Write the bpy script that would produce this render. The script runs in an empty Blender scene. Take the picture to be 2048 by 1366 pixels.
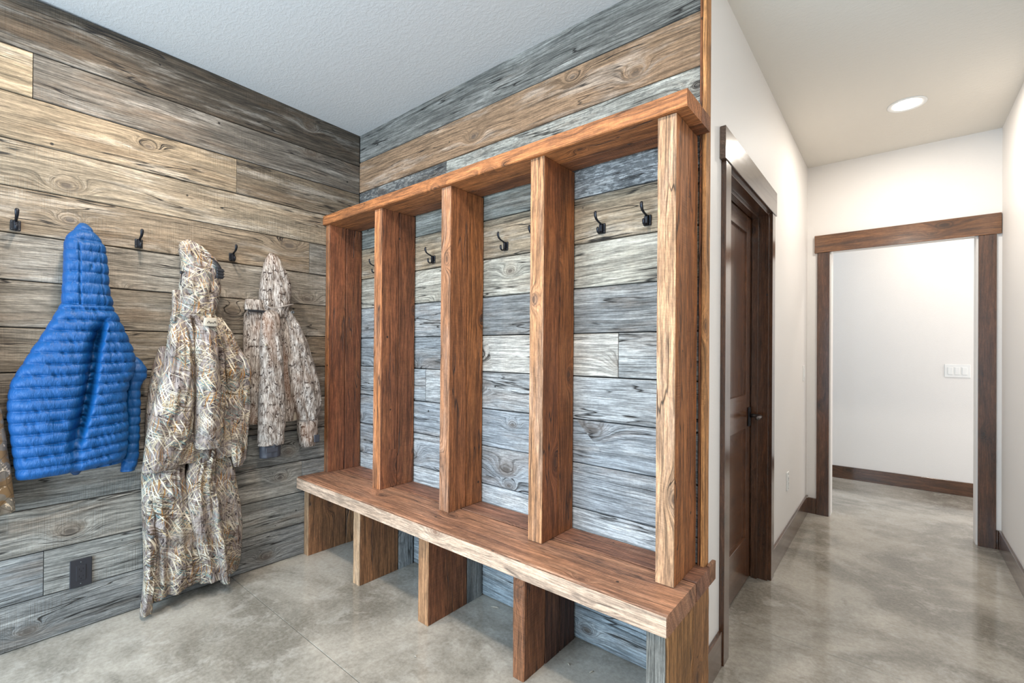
import bpy, bmesh, math, random
import numpy as np
from mathutils import Matrix, Vector

random.seed(7)
rng = np.random.default_rng(7)
SC = bpy.context.scene
COL = SC.collection

# ------------------------------------------------------------------ camera, world, lights, exposure
def make_camera():
    yaw, pitch, roll = 0.69216, 0.00455, 0.00755
    f_px = 928.365
    c, s = math.cos(yaw), math.sin(yaw)
    cp, sp = math.cos(pitch), math.sin(pitch)
    F = Vector((-s*cp, c*cp, sp)); U = Vector((s*sp, -c*sp, cp)); R = Vector((c, s, 0))
    cr, sr = math.cos(roll), math.sin(roll)
    R2 = R*cr + U*sr; U2 = U*cr - R*sr
    cam = bpy.data.cameras.new('camera'); o = bpy.data.objects.new('camera', cam); COL.objects.link(o)
    m = Matrix(((R2.x, U2.x, -F.x, 2.8210), (R2.y, U2.y, -F.y, -1.7620), (R2.z, U2.z, -F.z, 1.2619), (0, 0, 0, 1)))
    o.matrix_world = m
    cam.sensor_width = 36.0; cam.lens = f_px/2048*36.0
    cam.shift_y = 15.12/2048; cam.clip_start = 0.05; cam.clip_end = 60
    SC.camera = o
make_camera()

SC.view_settings.view_transform = 'Standard'
SC.view_settings.look = 'None'
SC.view_settings.gamma = 1.0
SC.view_settings.use_curve_mapping = False
SC.view_settings.exposure = 0.38

W = bpy.data.worlds.new('world'); SC.world = W; W.use_nodes = True
W.node_tree.nodes['Background'].inputs[0].default_value = (0.52, 0.76, 1.0, 1)
W.node_tree.nodes['Background'].inputs[1].default_value = 1.0

def area(name, loc, rot, sx, sy, power, col, shape='RECTANGLE', spread=math.pi):
    l = bpy.data.lights.new(name, 'AREA'); l.shape = shape; l.size = sx; l.size_y = sy
    l.energy = power; l.color = col; l.spread = spread
    o = bpy.data.objects.new(name, l); o.location = loc; o.rotation_euler = rot; COL.objects.link(o)
    return o
CAN_POWER = 21.0
CAN_COL = (1.0, 0.88, 0.75)
# daylight through the opening behind the camera; far-room panel added, its wall has no opening
area('daylight_entry', (1.25, -3.36, 1.25), (math.radians(90), 0, 0), 2.0, 2.1, 110, (0.64, 0.83, 1.0))
area('daylight_far_room', (5.45, 3.35, 1.3), (math.radians(90), 0, math.radians(90)), 1.2, 1.9, 24, (0.96, 0.97, 1.0))

# ------------------------------------------------------------------ helpers
def lin(c):
    c = c/255.0
    return c/12.92 if c <= 0.04045 else ((c+0.055)/1.055)**2.4
def rgb(r, g, b, a=1.0): return (lin(r), lin(g), lin(b), a)

def tag(o, label=None, cat=None, group=None, kind=None):
    if label: o['label'] = label
    if cat: o['category'] = cat
    if group: o['group'] = group
    if kind: o['kind'] = kind
    return o
def empty(name, loc=(0, 0, 0), parent=None):
    o = bpy.data.objects.new(name, None); o.location = loc; o.empty_display_size = .05
    COL.objects.link(o)
    if parent: o.parent = parent
    return o
def wloc(p):
    v = Vector((0, 0, 0))
    while p is not None:
        v += Vector(p.location); p = p.parent
    return v
def obj_from(name, verts, faces, mat, parent=None, color=None, smooth=False, gc=None, origin=None):
    """verts in world coordinates; the mesh is stored around its own origin"""
    verts = np.asarray(verts, dtype=float)
    org = Vector(origin) if origin is not None else Vector(((verts[:, 0].min()+verts[:, 0].max())/2, (verts[:, 1].min()+verts[:, 1].max())/2, verts[:, 2].min()))
    me = bpy.data.meshes.new(name)
    me.from_pydata((verts - np.array(org)).tolist(), [], [tuple(int(i) for i in f) for f in faces])
    me.materials.append(mat)
    if gc is not None:
        a = me.attributes.new('gc', 'FLOAT_VECTOR', 'POINT')
        a.data.foreach_set('vector', np.asarray(gc, dtype=np.float32).ravel())
    if smooth:
        me.polygons.foreach_set('use_smooth', [True]*len(me.polygons))
    me.update()
    o = bpy.data.objects.new(name, me); COL.objects.link(o)
    if parent: o.parent = parent
    o.location = org - wloc(parent)
    if color is not None: o.color = color
    return o

def board(name, mat, parent, x, y, z, axis, color, bevel=.0025, wav=.001, seg=6, cuts=None):
    """a sawn board: chamfered section swept along its length with slightly uneven edges"""
    lo = [x[0], y[0], z[0]]; hi = [x[1], y[1], z[1]]
    a = axis; b, c = [i for i in range(3) if i != a]
    if a == 2: b, c = 0, 1
    L = np.linspace(lo[a], hi[a], seg+1)
    V = []; G = []
    so = rng.uniform(-40, 40, 3)
    for i, l in enumerate(L):
        j = rng.normal(0, wav, 4)
        j = np.clip(j, -2*wav, 2*wav)
        b0, b1, c0, c1 = lo[b]+abs(j[0]), hi[b]-abs(j[1]), lo[c]+abs(j[2])*.5, hi[c]-abs(j[3])*.5
        bv = min(bevel, (b1-b0)*.3, (c1-c0)*.3)
        pts = [(b0+bv, c0), (b1-bv, c0), (b1, c0+bv), (b1, c1-bv), (b1-bv, c1), (b0+bv, c1), (b0, c1-bv), (b0, c0+bv)]
        for (pb, pc) in pts:
            v = [0, 0, 0]; v[a] = l; v[b] = pb; v[c] = pc
            V.append(v)
            # across = widest visible direction, third = thickness
            G.append((l+so[0], pb+so[1], pc+so[2]))
    Fc = []
    for i in range(seg):
        for k in range(8):
            k2 = (k+1) % 8
            Fc.append((i*8+k, i*8+k2, (i+1)*8+k2, (i+1)*8+k))
    Fc.append(tuple(range(7, -1, -1))); n0 = seg*8; Fc.append(tuple(range(n0, n0+8)))
    o = obj_from(name, V, Fc, mat, parent, color, gc=G)
    bm = bmesh.new(); bm.from_mesh(o.data); bmesh.ops.recalc_face_normals(bm, faces=bm.faces); bm.to_mesh(o.data); bm.free()
    return o

def box(name, mat, parent, x, y, z, bevel=0.0, color=None, seg=1):
    bm = bmesh.new()
    bmesh.ops.create_cube(bm, size=1)
    for v in bm.verts:
        v.co = Vector(((x[0]+x[1])/2+v.co.x*(x[1]-x[0]), (y[0]+y[1])/2+v.co.y*(y[1]-y[0]), (z[0]+z[1])/2+v.co.z*(z[1]-z[0])))
    if bevel > 0:
        bmesh.ops.bevel(bm, geom=bm.edges[:]+bm.verts[:], offset=bevel, segments=seg, affect='EDGES', profile=.5)
    V = [tuple(v.co) for v in bm.verts]; bm.verts.index_update()
    Fc = [tuple(v.index for v in f.verts) for f in bm.faces]; bm.free()
    so = rng.uniform(-20, 20, 3)
    A = np.array(V); ext = A.max(0)-A.min(0); order = list(np.argsort(-ext))
    G = A[:, order]+so
    return obj_from(name, V, Fc, mat, parent, color, gc=G)

def sweep(name, path, radii, mat, parent, n=10, flat=None, smooth=True):
    """tube along a path of points; radii = (r_side, r_updown) per point, closed rounded ends"""
    P = [Vector(p) for p in path]; V = []; Fc = []
    T0 = None; up = Vector((0, 0, 1))
    for i, p in enumerate(P):
        t = (P[min(i+1, len(P)-1)]-P[max(i-1, 0)]).normalized()
        side = flat if flat is not None else t.cross(up)
        side = Vector(side).normalized(); nn = side.cross(t).normalized()
        r = radii[i]; r = (r, r) if not hasattr(r, '__len__') else r
        for k in range(n):
            a = 2*math.pi*k/n
            V.append(tuple(p+side*r[0]*math.cos(a)+nn*r[1]*math.sin(a)))
    for i in range(len(P)-1):
        for k in range(n):
            k2 = (k+1) % n
            Fc.append((i*n+k, i*n+k2, (i+1)*n+k2, (i+1)*n+k))
    Fc.append(tuple(range(n-1, -1, -1))); b = (len(P)-1)*n; Fc.append(tuple(range(b, b+n)))
    return obj_from(name, V, Fc, mat, parent, smooth=smooth)

def lathe(name, prof, centre, mat, parent, n=40, axis='z'):
    V = []; Fc = []
    for (r, h) in prof:
        for k in range(n):
            a = 2*math.pi*k/n
            if axis == 'z': V.append((centre[0]+r*math.cos(a), centre[1]+r*math.sin(a), centre[2]+h))
            elif axis == 'x': V.append((centre[0]+h, centre[1]+r*math.cos(a), centre[2]+r*math.sin(a)))
            else: V.append((centre[0]+r*math.cos(a), centre[1]+h, centre[2]+r*math.sin(a)))
    m = len(prof)
    for i in range(m-1):
        for k in range(n):
            k2 = (k+1) % n; Fc.append((i*n+k, i*n+k2, (i+1)*n+k2, (i+1)*n+k))
    if prof[0][0] > 1e-4: Fc.append(tuple(range(n-1, -1, -1)))
    if prof[-1][0] > 1e-4: Fc.append(tuple(range((m-1)*n, m*n)))
    return obj_from(name, V, Fc, mat, parent, smooth=True)

# ------------------------------------------------------------------ node helper
class NT:
    def __init__(s, name):
        s.m = bpy.data.materials.new(name); s.m.use_nodes = True; s.t = s.m.node_tree
        s.t.nodes.clear()
        s.out = s.t.nodes.new('ShaderNodeOutputMaterial'); s.b = s.t.nodes.new('ShaderNodeBsdfPrincipled')
        s.t.links.new(s.b.outputs[0], s.out.inputs[0])
    def _in(s, sock, v):
        if v is None: return
        if isinstance(v, bpy.types.NodeSocket): s.t.links.new(v, sock)
        elif isinstance(v, (tuple, list)) and hasattr(sock.default_value, '__len__'):
            n = len(sock.default_value); v = tuple(v)
            sock.default_value = (v+(1.0,))[:n] if len(v) < n else v[:n]
        elif hasattr(sock.default_value, '__len__'): sock.default_value = tuple([v]*3+[1.0])[:len(sock.default_value)]
        else: sock.default_value = v
    def math(s, op, a, b=None, c=None, clamp=False):
        n = s.t.nodes.new('ShaderNodeMath'); n.operation = op; n.use_clamp = clamp
        s._in(n.inputs[0], a); s._in(n.inputs[1], b); s._in(n.inputs[2], c); return n.outputs[0]
    def add(s, a, b): return s.math('ADD', a, b)
    def sub(s, a, b): return s.math('SUBTRACT', a, b)
    def mul(s, a, b): return s.math('MULTIPLY', a, b)
    def ss(s, v, a, b, lo=0.0, hi=1.0):
        n = s.t.nodes.new('ShaderNodeMapRange'); n.interpolation_type = 'SMOOTHSTEP'
        s._in(n.inputs[0], v); n.inputs[1].default_value = a; n.inputs[2].default_value = b
        n.inputs[3].default_value = lo; n.inputs[4].default_value = hi; return n.outputs[0]
    def mix(s, f, a, b, mode='MIX'):
        n = s.t.nodes.new('ShaderNodeMix'); n.data_type = 'RGBA'; n.blend_type = mode; n.clamp_factor = True
        s._in(n.inputs[0], f); s._in(n.inputs[6], a); s._in(n.inputs[7], b); return n.outputs[2]
    def vec(s, x, y, z):
        n = s.t.nodes.new('ShaderNodeCombineXYZ'); s._in(n.inputs[0], x); s._in(n.inputs[1], y); s._in(n.inputs[2], z); return n.outputs[0]
    def sep(s, v):
        n = s.t.nodes.new('ShaderNodeSeparateXYZ'); s._in(n.inputs[0], v); return n.outputs[0], n.outputs[1], n.outputs[2]
    def vmul(s, v, k):
        n = s.t.nodes.new('ShaderNodeVectorMath'); n.operation = 'MULTIPLY'; s._in(n.inputs[0], v); n.inputs[1].default_value = k; return n.outputs[0]
    def noise(s, v, scale=1.0, detail=3.0, rough=.5, dim='3D', dist=0.0):
        n = s.t.nodes.new('ShaderNodeTexNoise'); n.noise_dimensions = dim
        s._in(n.inputs['Vector'], v); n.inputs['Scale'].default_value = scale
        n.inputs['Detail'].default_value = detail; n.inputs['Roughness'].default_value = rough; n.inputs['Distortion'].default_value = dist
        return n.outputs[0]
    def vor(s, v, scale=1.0, rand=1.0, dim='3D', feature='F1'):
        n = s.t.nodes.new('ShaderNodeTexVoronoi'); n.voronoi_dimensions = dim; n.feature = feature
        s._in(n.inputs['Vector'], v); n.inputs['Scale'].default_value = scale; n.inputs['Randomness'].default_value = rand
        return n
    def attr(s, name):
        n = s.t.nodes.new('ShaderNodeAttribute'); n.attribute_name = name; return n.outputs['Vector']
    def objc(s):
        n = s.t.nodes.new('ShaderNodeObjectInfo'); return n.outputs['Color'], n.outputs['Alpha']
    def pos(s): return s.t.nodes.new('ShaderNodeNewGeometry').outputs['Position']
    def bump(s, h, strength=.4, dist=.002):
        n = s.t.nodes.new('ShaderNodeBump'); n.inputs['Strength'].default_value = strength; n.inputs['Distance'].default_value = dist
        s._in(n.inputs['Height'], h); s.t.links.new(n.outputs[0], s.b.inputs['Normal'])
    def set(s, **k):
        for a, v in k.items(): s._in(s.b.inputs[a.replace('_', ' ')], v)
        return s.m
    def scale_c(s, c, f):
        n = s.t.nodes.new('ShaderNodeVectorMath'); n.operation = 'SCALE'; s._in(n.inputs[0], c); s._in(n.inputs['Scale'], f); return n.outputs[0]

def plain(name, col, rough=.5, metal=0.0, emit=None, spec=None):
    k = NT(name); k.set(Base_Color=col, Roughness=rough, Metallic=metal)
    if emit: k.b.inputs['Emission Color'].default_value = col; k.b.inputs['Emission Strength'].default_value = emit
    if spec is not None: k.b.inputs['Specular IOR Level'].default_value = spec
    return k.m

def wood(name, dark, light, stain, stain_amt, crack_amt, saw, rough, bump, knot=.055, grain_f=110., knot_col=(.05, .03, .02), contrast=1.0, silver=None, silver_amt=0.0, lines=.5, fleck=False, coat=0.0):
    k = NT(name); g = k.attr('gc'); x, y, z = k.sep(g)
    base, alpha = k.objc()
    w = k.noise(k.vmul(g, (.8, 3.0, 3.0)), detail=2)
    vo = k.vor(k.vec(k.mul(x, 2.1), k.mul(k.add(y, k.mul(z, .9)), 4.0), 0.0), dim='2D')
    vc = k.sep(vo.outputs['Color'])
    d = k.mul(vo.outputs['Distance'], k.add(.75, k.mul(vc[1], 1.1)))
    d = k.add(d, k.mul(k.sub(k.noise(k.vmul(g, (30., 30., 30.)), detail=2), .5), .03))
    gate = k.ss(vc[0], .42, .5)
    kb = k.mul(k.math('EXPONENT', k.mul(k.math('POWER', k.math('DIVIDE', d, .17), 2.0), -1.0)), gate)
    f = k.add(k.add(y, k.mul(z, .6)), k.add(k.mul(k.sub(w, .5), .07), k.mul(kb, knot)))
    n1 = k.noise(k.vec(k.mul(x, 2.2), k.mul(f, grain_f), 0.0), detail=4, rough=.62, dim='2D')
    fine = k.noise(k.vmul(g, (14., 260., 260.)), detail=2, rough=.6)
    med = k.noise(k.vec(k.mul(x, 5.0), k.mul(f, grain_f*.35), k.mul(z, 3.0)), detail=3, rough=.6)
    v = k.add(k.add(k.mul(n1, .5), k.mul(fine, .2)), k.mul(med, .3))
    v = k.ss(v, .5-.2/contrast, .5+.2/contrast)
    ln = k.noise(k.vec(k.mul(x, 3.0), k.mul(f, grain_f*2.4), 9.1), detail=3, rough=.55, dim='2D')
    lm = k.mul(k.ss(ln, .47, .36), lines)
    n_s = k.t.nodes.new('ShaderNodeMix'); n_s.data_type = 'FLOAT'; k._in(n_s.inputs[0], v); n_s.inputs[2].default_value = dark; n_s.inputs[3].default_value = light
    col = k.scale_c(base, n_s.outputs[0])
    bl = k.noise(k.vec(k.mul(x, 1.5), k.mul(f, 13.0), k.mul(z, 5.0)), detail=6, rough=.66)
    col = k.mix(k.mul(k.ss(bl, .48, .68), stain_amt), col, k.mix(.6, stain, col, 'MULTIPLY') if False else stain)
    if silver is not None:
        b2 = k.noise(k.vec(k.mul(x, 2.0), k.mul(f, 21.0), k.mul(z, 5.0)), detail=7, rough=.68)
        col = k.mix(k.mul(k.ss(b2, .50, .66), silver_amt), col, k.mix(.5, k.scale_c(base, 1.45), silver))
        col = k.scale_c(col, k.ss(v, 0, 1, .78, 1.12))
    col = k.scale_c(col, k.sub(1.0, k.mul(lm, .55)))
    col = k.scale_c(col, k.ss(fine, .32, .68, .78, 1.18))
    mott = k.noise(k.vmul(g, (60., 150., 150.)), detail=4, rough=.75)
    col = k.scale_c(col, k.ss(mott, .35, .65, .86, 1.12))
    # cracks follow the grain
    cn = k.noise(k.vec(k.mul(x, 1.0), k.mul(f, grain_f*.2), 3.3), detail=3, rough=.55, dim='2D')
    cr = k.ss(k.math('ABSOLUTE', k.sub(cn, .5)), .0, .016, 1, 0)
    cg = k.ss(k.noise(k.vmul(g, (3.0, 12.0, 12.0)), detail=2), .50, .58)
    crack = k.mul(k.mul(cr, cg), crack_amt)
    core = k.mul(k.ss(d, .03, .075, 1, 0), gate)
    ring = k.mul(k.ss(k.math('ABSOLUTE', k.sub(d, .085)), 0, .02, 1, 0), k.mul(gate, .5))
    halo = k.mul(k.ss(d, .08, .22, .30, 0), gate)
    col = k.mix(halo, col, k.mix(.5, stain, k.scale_c(base, .6)))
    col = k.mix(k.math('MAXIMUM', k.mul(core, .72), ring), col, knot_col)
    if fleck:
        fl = k.noise(k.vmul(g, (30., 85., 85.)), detail=3, rough=.7)
        fb = k.noise(k.vmul(g, (3., 8., 8.)), detail=2)
        fm = k.mul(k.ss(k.add(fl, k.mul(k.sub(fb, .5), .5)), .43, .51, 1, 0), k.math('SUBTRACT', 1.0, alpha))
        col = k.mix(fm, col, (.045, .047, .05, 1))
    col = k.mix(crack, col, (.012, .010, .009, 1))
    # worm and nail holes
    v2 = k.vor(k.vec(k.mul(x, 7.0), k.mul(y, 7.0), k.mul(z, 7.0)))
    nh = k.mul(k.ss(v2.outputs['Distance'], .03, .055, 1, 0), .9)
    col = k.mix(nh, col, (.01, .009, .008, 1))
    h = k.add(k.mul(v, .6), k.mul(fine, .4)) if name != 'stained_alder' else k.mul(v, .6)
    if saw > 0:
        sw = k.noise(k.vec(k.add(k.mul(x, 190.), k.mul(y, 25.)), k.mul(y, 5.), k.mul(z, 5.)), detail=1)
        sm = k.ss(k.noise(k.vmul(g, (2., 6., 6.)), detail=1), .4, .65)
        swm = k.mul(k.mul(k.ss(sw, .35, .65), sm), saw)
        h = k.add(h, swm); col = k.scale_c(col, k.sub(1.06, k.mul(swm, .22)))
    h = k.sub(h, k.mul(crack, 2.2)); h = k.sub(h, nh); h = k.sub(h, k.mul(core, .4))
    k.bump(h, bump, .0022)
    r = k.ss(v, 0, 1, rough+.08, rough-.05)
    k.set(Base_Color=col, Roughness=r)
    if name == 'stained_alder': coat = .6
    if coat: k.b.inputs['Coat Weight'].default_value = coat; k.b.inputs['Coat Roughness'].default_value = .18
    return k.m

M = {}
M['barn'] = wood('weathered_barn_wood', .70, 1.18, rgb(124, 100, 76), .34, .95, .30, .85, .9, silver=rgb(196, 193, 186), silver_amt=.55, fleck=True, knot_col=(.07, .055, .045), grain_f=110., lines=.75)
M['beam'] = wood('reclaimed_beam_wood', .62, 1.22, rgb(96, 56, 34), .35, .8, .35, .66, .8, knot_col=(.05, .025, .015), silver=rgb(176, 120, 72), silver_amt=.35, grain_f=80., lines=.7)
M['beam_front'] = wood('daylit_weathered_beam_face', .60, 1.22, rgb(96, 82, 74), .40, .8, .25, .68, .9, knot_col=(.05, .025, .015), silver=rgb(180, 160, 146), silver_amt=.60, grain_f=70., lines=.9)  # weathered tone, made paler to carry the daylight on the upright fronts
M['seat'] = wood('worn_seat_wood', .66, 1.2, rgb(98, 72, 64), .55, .6, .4, .58, .6, knot_col=(.06, .03, .02), silver=rgb(172, 142, 118), silver_amt=.45, grain_f=60., lines=.5)
M['facebd'] = wood('pale_edge_wood', .80, 1.12, rgb(150, 124, 100), .3, .5, .15, .6, .6, knot_col=(.2, .1, .06), silver=rgb(190, 178, 162), silver_amt=.4, grain_f=60., lines=.4)  # pale because daylight on the bench front is painted in
M['trim'] = wood('stained_alder', .6, 1.25, rgb(44, 32, 28), .6, .05, 0, .20, .008, knot_col=(.02, .012, .008), silver=rgb(104, 72, 48), silver_amt=.4, grain_f=60., contrast=.7, lines=.15)

def paint(name, col, rough, scale, strength, knock=False):
    k = NT(name); p = k.pos()
    n = k.noise(p, scale, 3, .55)
    h = k.ss(n, .40, .62)
    if knock:
        n2 = k.noise(k.vmul(p, (1., 2.2, 1.)), scale*.35, 4, .6, dist=.8); h = k.add(k.mul(h, .6), k.ss(n2, .45, .6))
    k.bump(h, strength, .002)
    k.set(Base_Color=col, Roughness=rough); return k.m
M['wall'] = paint('cream_wall_paint', rgb(235, 231, 227), .55, 140, .12)
M['ceil'] = paint('textured_ceiling_paint', rgb(206, 206, 205), .8, 75, .26, True)
M['ceil_hall'] = paint('hall_ceiling_paint', rgb(228, 223, 214), .8, 75, .2, True)

def concrete():
    k = NT('polished_concrete'); p = k.pos()
    n1 = k.noise(k.vmul(p, (1.0, 1.3, 1.)), 1.4, 6, .62, dist=.6)
    n2 = k.noise(p, 7.0, 9, .72, dist=.45)
    n3 = k.noise(p, 60.0, 4, .7)
    c = k.mix(k.ss(n1, .36, .64), rgb(120, 114, 103), rgb(182, 175, 163))
    c = k.mix(k.mul(k.ss(n2, .5, .66), .45), c, rgb(200, 195, 186))
    c = k.mix(k.mul(k.ss(n2, .46, .30), .4), c, rgb(104, 98, 88))
    c = k.mix(.16, c, k.mix(k.ss(n3, .3, .7), rgb(90, 86, 80), rgb(215, 210, 200)))
    vv = k.vor(p, 45.0); c = k.mix(k.mul(k.ss(vv.outputs['Distance'], .03, .07, 1, 0), .25), c, rgb(60, 55, 48))
    k.bump(k.add(n3, k.mul(n2, .6)), .05, .002)
    k.set(Base_Color=c, Roughness=k.ss(n2, .3, .7, .07, .16))
    k.b.inputs['Specular IOR Level'].default_value = .6
    return k.m
M['floor'] = concrete()
M['joint'] = plain('joint_filler', rgb(150, 147, 140), .8)
M['backing'] = plain('dark_backing', rgb(34, 30, 27), .9)
M['iron'] = plain('black_iron', rgb(38, 40, 46), .38, .55)
M['lever'] = plain('brushed_dark_metal', rgb(92, 86, 84), .28, .9)
M['blackplastic'] = plain('black_plastic', rgb(38, 38, 44), .45)
M['slot'] = plain('slot_black', rgb(8, 8, 9), .7)
M['whiteplastic'] = plain('white_plastic', rgb(236, 236, 234), .35)
M['lamp'] = plain('lamp_lens', (1, .95, .86, 1), .5, emit=14.0)
M['webbing'] = plain('black_webbing', rgb(24, 25, 30), .6)
M['snap'] = plain('grey_snap_metal', rgb(96, 98, 98), .4, .5)
M['rubber_cuff'] = plain('charcoal_neoprene', rgb(58, 60, 68), .6)

# ------------------------------------------------------------------ setting: floor, ceilings, walls
ZC = 2.74
XE, XR, YH, YF = 2.2697, 3.3463, 2.5884, 4.0152
fl = box('floor', M['joint'], None, (-.2, 5.6), (-3.5, 4.2), (-.10, -.004))
tag(fl, 'polished grey concrete floor with thin saw-cut joints', 'floor', kind='structure')
for (a, b) in ((-3.5, -.7665), (-.7635, .5965), (.5995, 4.2)):
    o = box('slab', M['floor'], fl, (-.2, 5.6), (a, b), (-.05, 0.0), bevel=.001)

def quad_slab(name, mat, pts, th, parent=None):
    V = [tuple(p) for p in pts]+[(p[0], p[1], p[2]+th) for p in pts]
    Fc = [(3, 2, 1, 0), (4, 5, 6, 7), (0, 1, 5, 4), (1, 2, 6, 5), (2, 3, 7, 6), (3, 0, 4, 7)]
    return obj_from(name, V, Fc, mat, parent)
# the mudroom ceiling sags a little towards its inner corner
c1 = quad_slab('ceiling', M['ceil'], [(-.1, -3.5, 2.798), (XE+.012, -3.5, 2.785), (XE+.012, .02, 2.722), (-.1, .02, 2.719)], .12)
tag(c1, 'pale grey textured ceiling over the mudroom', 'ceiling', kind='structure')
c2 = box('ceiling', M['ceil_hall'], None, (XE, 5.6), (-3.5, 4.2), (ZC, ZC+.12))
tag(c2, 'smooth cream ceiling over the hallway with a recessed light', 'ceiling', kind='structure')

# left wall with planks
wl = box('wall_left', M['backing'], None, (-.16, -.030), (-3.5, .14), (0, 2.80))
tag(wl, 'left mudroom wall clad in weathered barn wood planks', 'wall', kind='structure')
wb = box('wall_back', M['backing'], None, (-.030, 2.255), (.030, .145), (0, 2.76))
tag(wb, 'back mudroom wall clad in grey and tan barn wood planks behind the lockers', 'wall', kind='structure')

def c3(r, g, b, fleck=0.0): return (lin(r), lin(g), lin(b), 1.0-fleck)
zs = [0.003, .193, .386, .578, .772, .966, 1.158, 1.347, 1.544, 1.739, 1.932, 2.127, 2.321, 2.514, 2.745]
# per row: list of (y_end, colour); boards start at y=-3.45
LW = [  # lower rows cooler: bluish daylight cast put into the board tints
    [(.0, c3(122, 122, 120))],
    [(-1.503, c3(132, 134, 134)), (.0, c3(134, 133, 128))],
    [(-.377, c3(140, 136, 128)), (.0, c3(132, 132, 128))],
    [(.0, c3(122, 122, 118))],
    [(.0, c3(138, 132, 124))],
    [(-.95, c3(128, 118, 106)), (.0, c3(112, 104, 94))],
    [(.0, c3(130, 118, 102))],
    [(.0, c3(134, 124, 110))],
    [(.0, c3(148, 140, 128))],
    [(-.345, c3(138, 122, 102)), (.0, c3(124, 118, 108))],
    [(.0, c3(146, 132, 112))],
    [(-.762, c3(142, 126, 104)), (.0, c3(112, 100, 84))],
    [(-1.553, c3(162, 144, 118)), (.0, c3(104, 98, 90))],
    [(.0, c3(78, 70, 60))],
]
for i, row in enumerate(LW):
    y0 = -3.45
    for (y1, col) in row:
        top = zs[i+1]-.0035
        th = random.uniform(-.003, .0015)
        board('board', M['barn'], wl, (-.028, th), (y0+.0012, y1-.0012), (zs[i], top), 1, col, .003, .0012, seg=8)
        y0 = y1
zb_ = [0.003, .193, .386, .578, .774, .966, 1.156, 1.344, 1.543, 1.738, 1.940, 2.130, 2.331, 2.538, 2.728]
XB_ = 2.258
BW = [
    [(XB_, c3(140, 150, 156, .1))],
    [(XB_, c3(152, 157, 160))],
    [(XB_, c3(182, 186, 188))],
    [(XB_, c3(152, 157, 161))],
    [(XB_, c3(146, 152, 157))],
    [(.71, c3(150, 155, 158)), (XB_, c3(162, 165, 166))],
    [(1.05, c3(132, 138, 142)), (1.933, c3(184, 180, 172)), (XB_, c3(162, 165, 165))],
    [(1.0, c3(140, 144, 146)), (XB_, c3(124, 126, 126))],
    [(XB_, c3(162, 158, 146))],
    [(XB_, c3(140, 126, 106))],
    [(1.5, c3(128, 128, 120)), (XB_, c3(158, 160, 160, .6))],
    [(.873, c3(112, 114, 112, .8)), (XB_, c3(156, 156, 148, .45))],
    [(XB_, c3(146, 118, 92))],
    [(XB_, c3(116, 115, 110))],
]
for i, row in enumerate(BW):
    x0 = .002
    for (x1, col) in row:
        th = random.uniform(-.002, .002)
        board('board', M['barn'], wb, (x0+.0012, x1-.0012), (th, .028), (zb_[i], zb_[i+1]-.0035), 0, col, .003, .0014, seg=8)
        x0 = x1

# hallway shell
wi = empty('wall_inner', (XE, .03, 0))
tag(wi, 'cream hallway wall holding the dark panelled door', 'wall', kind='structure')
DY0, DY1, DZ = .305, 1.118, 2.035
box('drywall', M['wall'], wi, (XE-.12, XE), (.036, DY0-.012), (0, ZC))
box('drywall', M['wall'], wi, (XE-.12, XE), (DY1+.012, YH+.12), (0, ZC))
box('drywall', M['wall'], wi, (XE-.12, XE), (DY0-.012, DY1+.012), (DZ+.012, ZC))
wr = box('wall_right', M['wall'], None, (XR, XR+.12), (-3.5, YH+.12), (0, ZC))
tag(wr, 'cream wall along the right side of the hallway', 'wall', kind='structure')
OX0, OX1, OZ = 2.428, 3.2275, 2.062
we = empty('wall_end', (OX0, YH, 0))
tag(we, 'cream hallway end wall around the cased opening', 'wall', kind='structure')
box('drywall', M['wall'], we, (XE, OX0), (YH, YH+.13), (0, ZC))
box('drywall', M['wall'], we, (OX1, XR), (YH, YH+.13), (0, ZC))
box('drywall', M['wall'], we, (OX0, OX1), (YH, YH+.13), (OZ, ZC))
box('drywall', M['wall'], we, (XR+.12, 5.6), (YH, YH+.13), (0, ZC))
wo = box('wall_outer', M['wall'], None, (5.6, 5.72), (YH, YF+.12), (0, ZC))
tag(wo, 'cream outer wall of the far room', 'wall', kind='structure')
wf = box('wall_far', M['wall'], None, (.9, 5.6), (YF, YF+.12), (0, ZC))
tag(wf, 'cream wall of the room beyond the cased opening', 'wall', kind='structure')
ws = box('wall_side', M['wall'], None, (.9, 1.02), (YH+.13, YF), (0, ZC))
tag(ws, 'cream wall closing the far room on its inner side', 'wall', kind='structure')
# entry wall behind the camera with a wide glazed opening, only its daylight reaches the picture
wfn = empty('wall_front', (1.6, -3.5, 0))
tag(wfn, 'entry wall with a wide window facing the lockers', 'wall', kind='structure')
box('drywall', M['wall'], wfn, (-.16, .25), (-3.6, -3.5), (0, ZC)); box('drywall', M['wall'], wfn, (2.3, 3.47), (-3.6, -3.5), (0, ZC))
box('drywall', M['wall'], wfn, (.25, 2.3), (-3.6, -3.5), (2.35, ZC)); box('drywall', M['wall'], wfn, (.25, 2.3), (-3.6, -3.5), (0, .15))

# corner trim at the locker wall's end
t1 = empty('trim_1', (2.27, 0, 0))
tag(t1, 'orange-brown corner trim boards at the end of the plank wall', 'trim', kind='structure')
board('front_board', M['beam'], t1, (2.2605, 2.2695), (-.016, .030), (0, 2.72), 2, c3(122, 72, 40), .002, .0008, 8)  # darker tint: shade on the front face put into the colour
board('side_board', M['beam'], t1, (2.270, 2.286), (-.018, .036), (0, 2.735), 2, c3(186, 132, 80), .002, .0010, 10)  # lighter orange: light on the side face put into the colour

# ------------------------------------------------------------------ locker bench
bench = empty('locker_bench', (1.15, -.2, 0))
tag(bench, 'built-in reclaimed timber locker bench with open cubbies and five uprights', 'bench')
ZB, ZS, TS = .4850, 2.1150, .0594
UND = .4155
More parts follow.
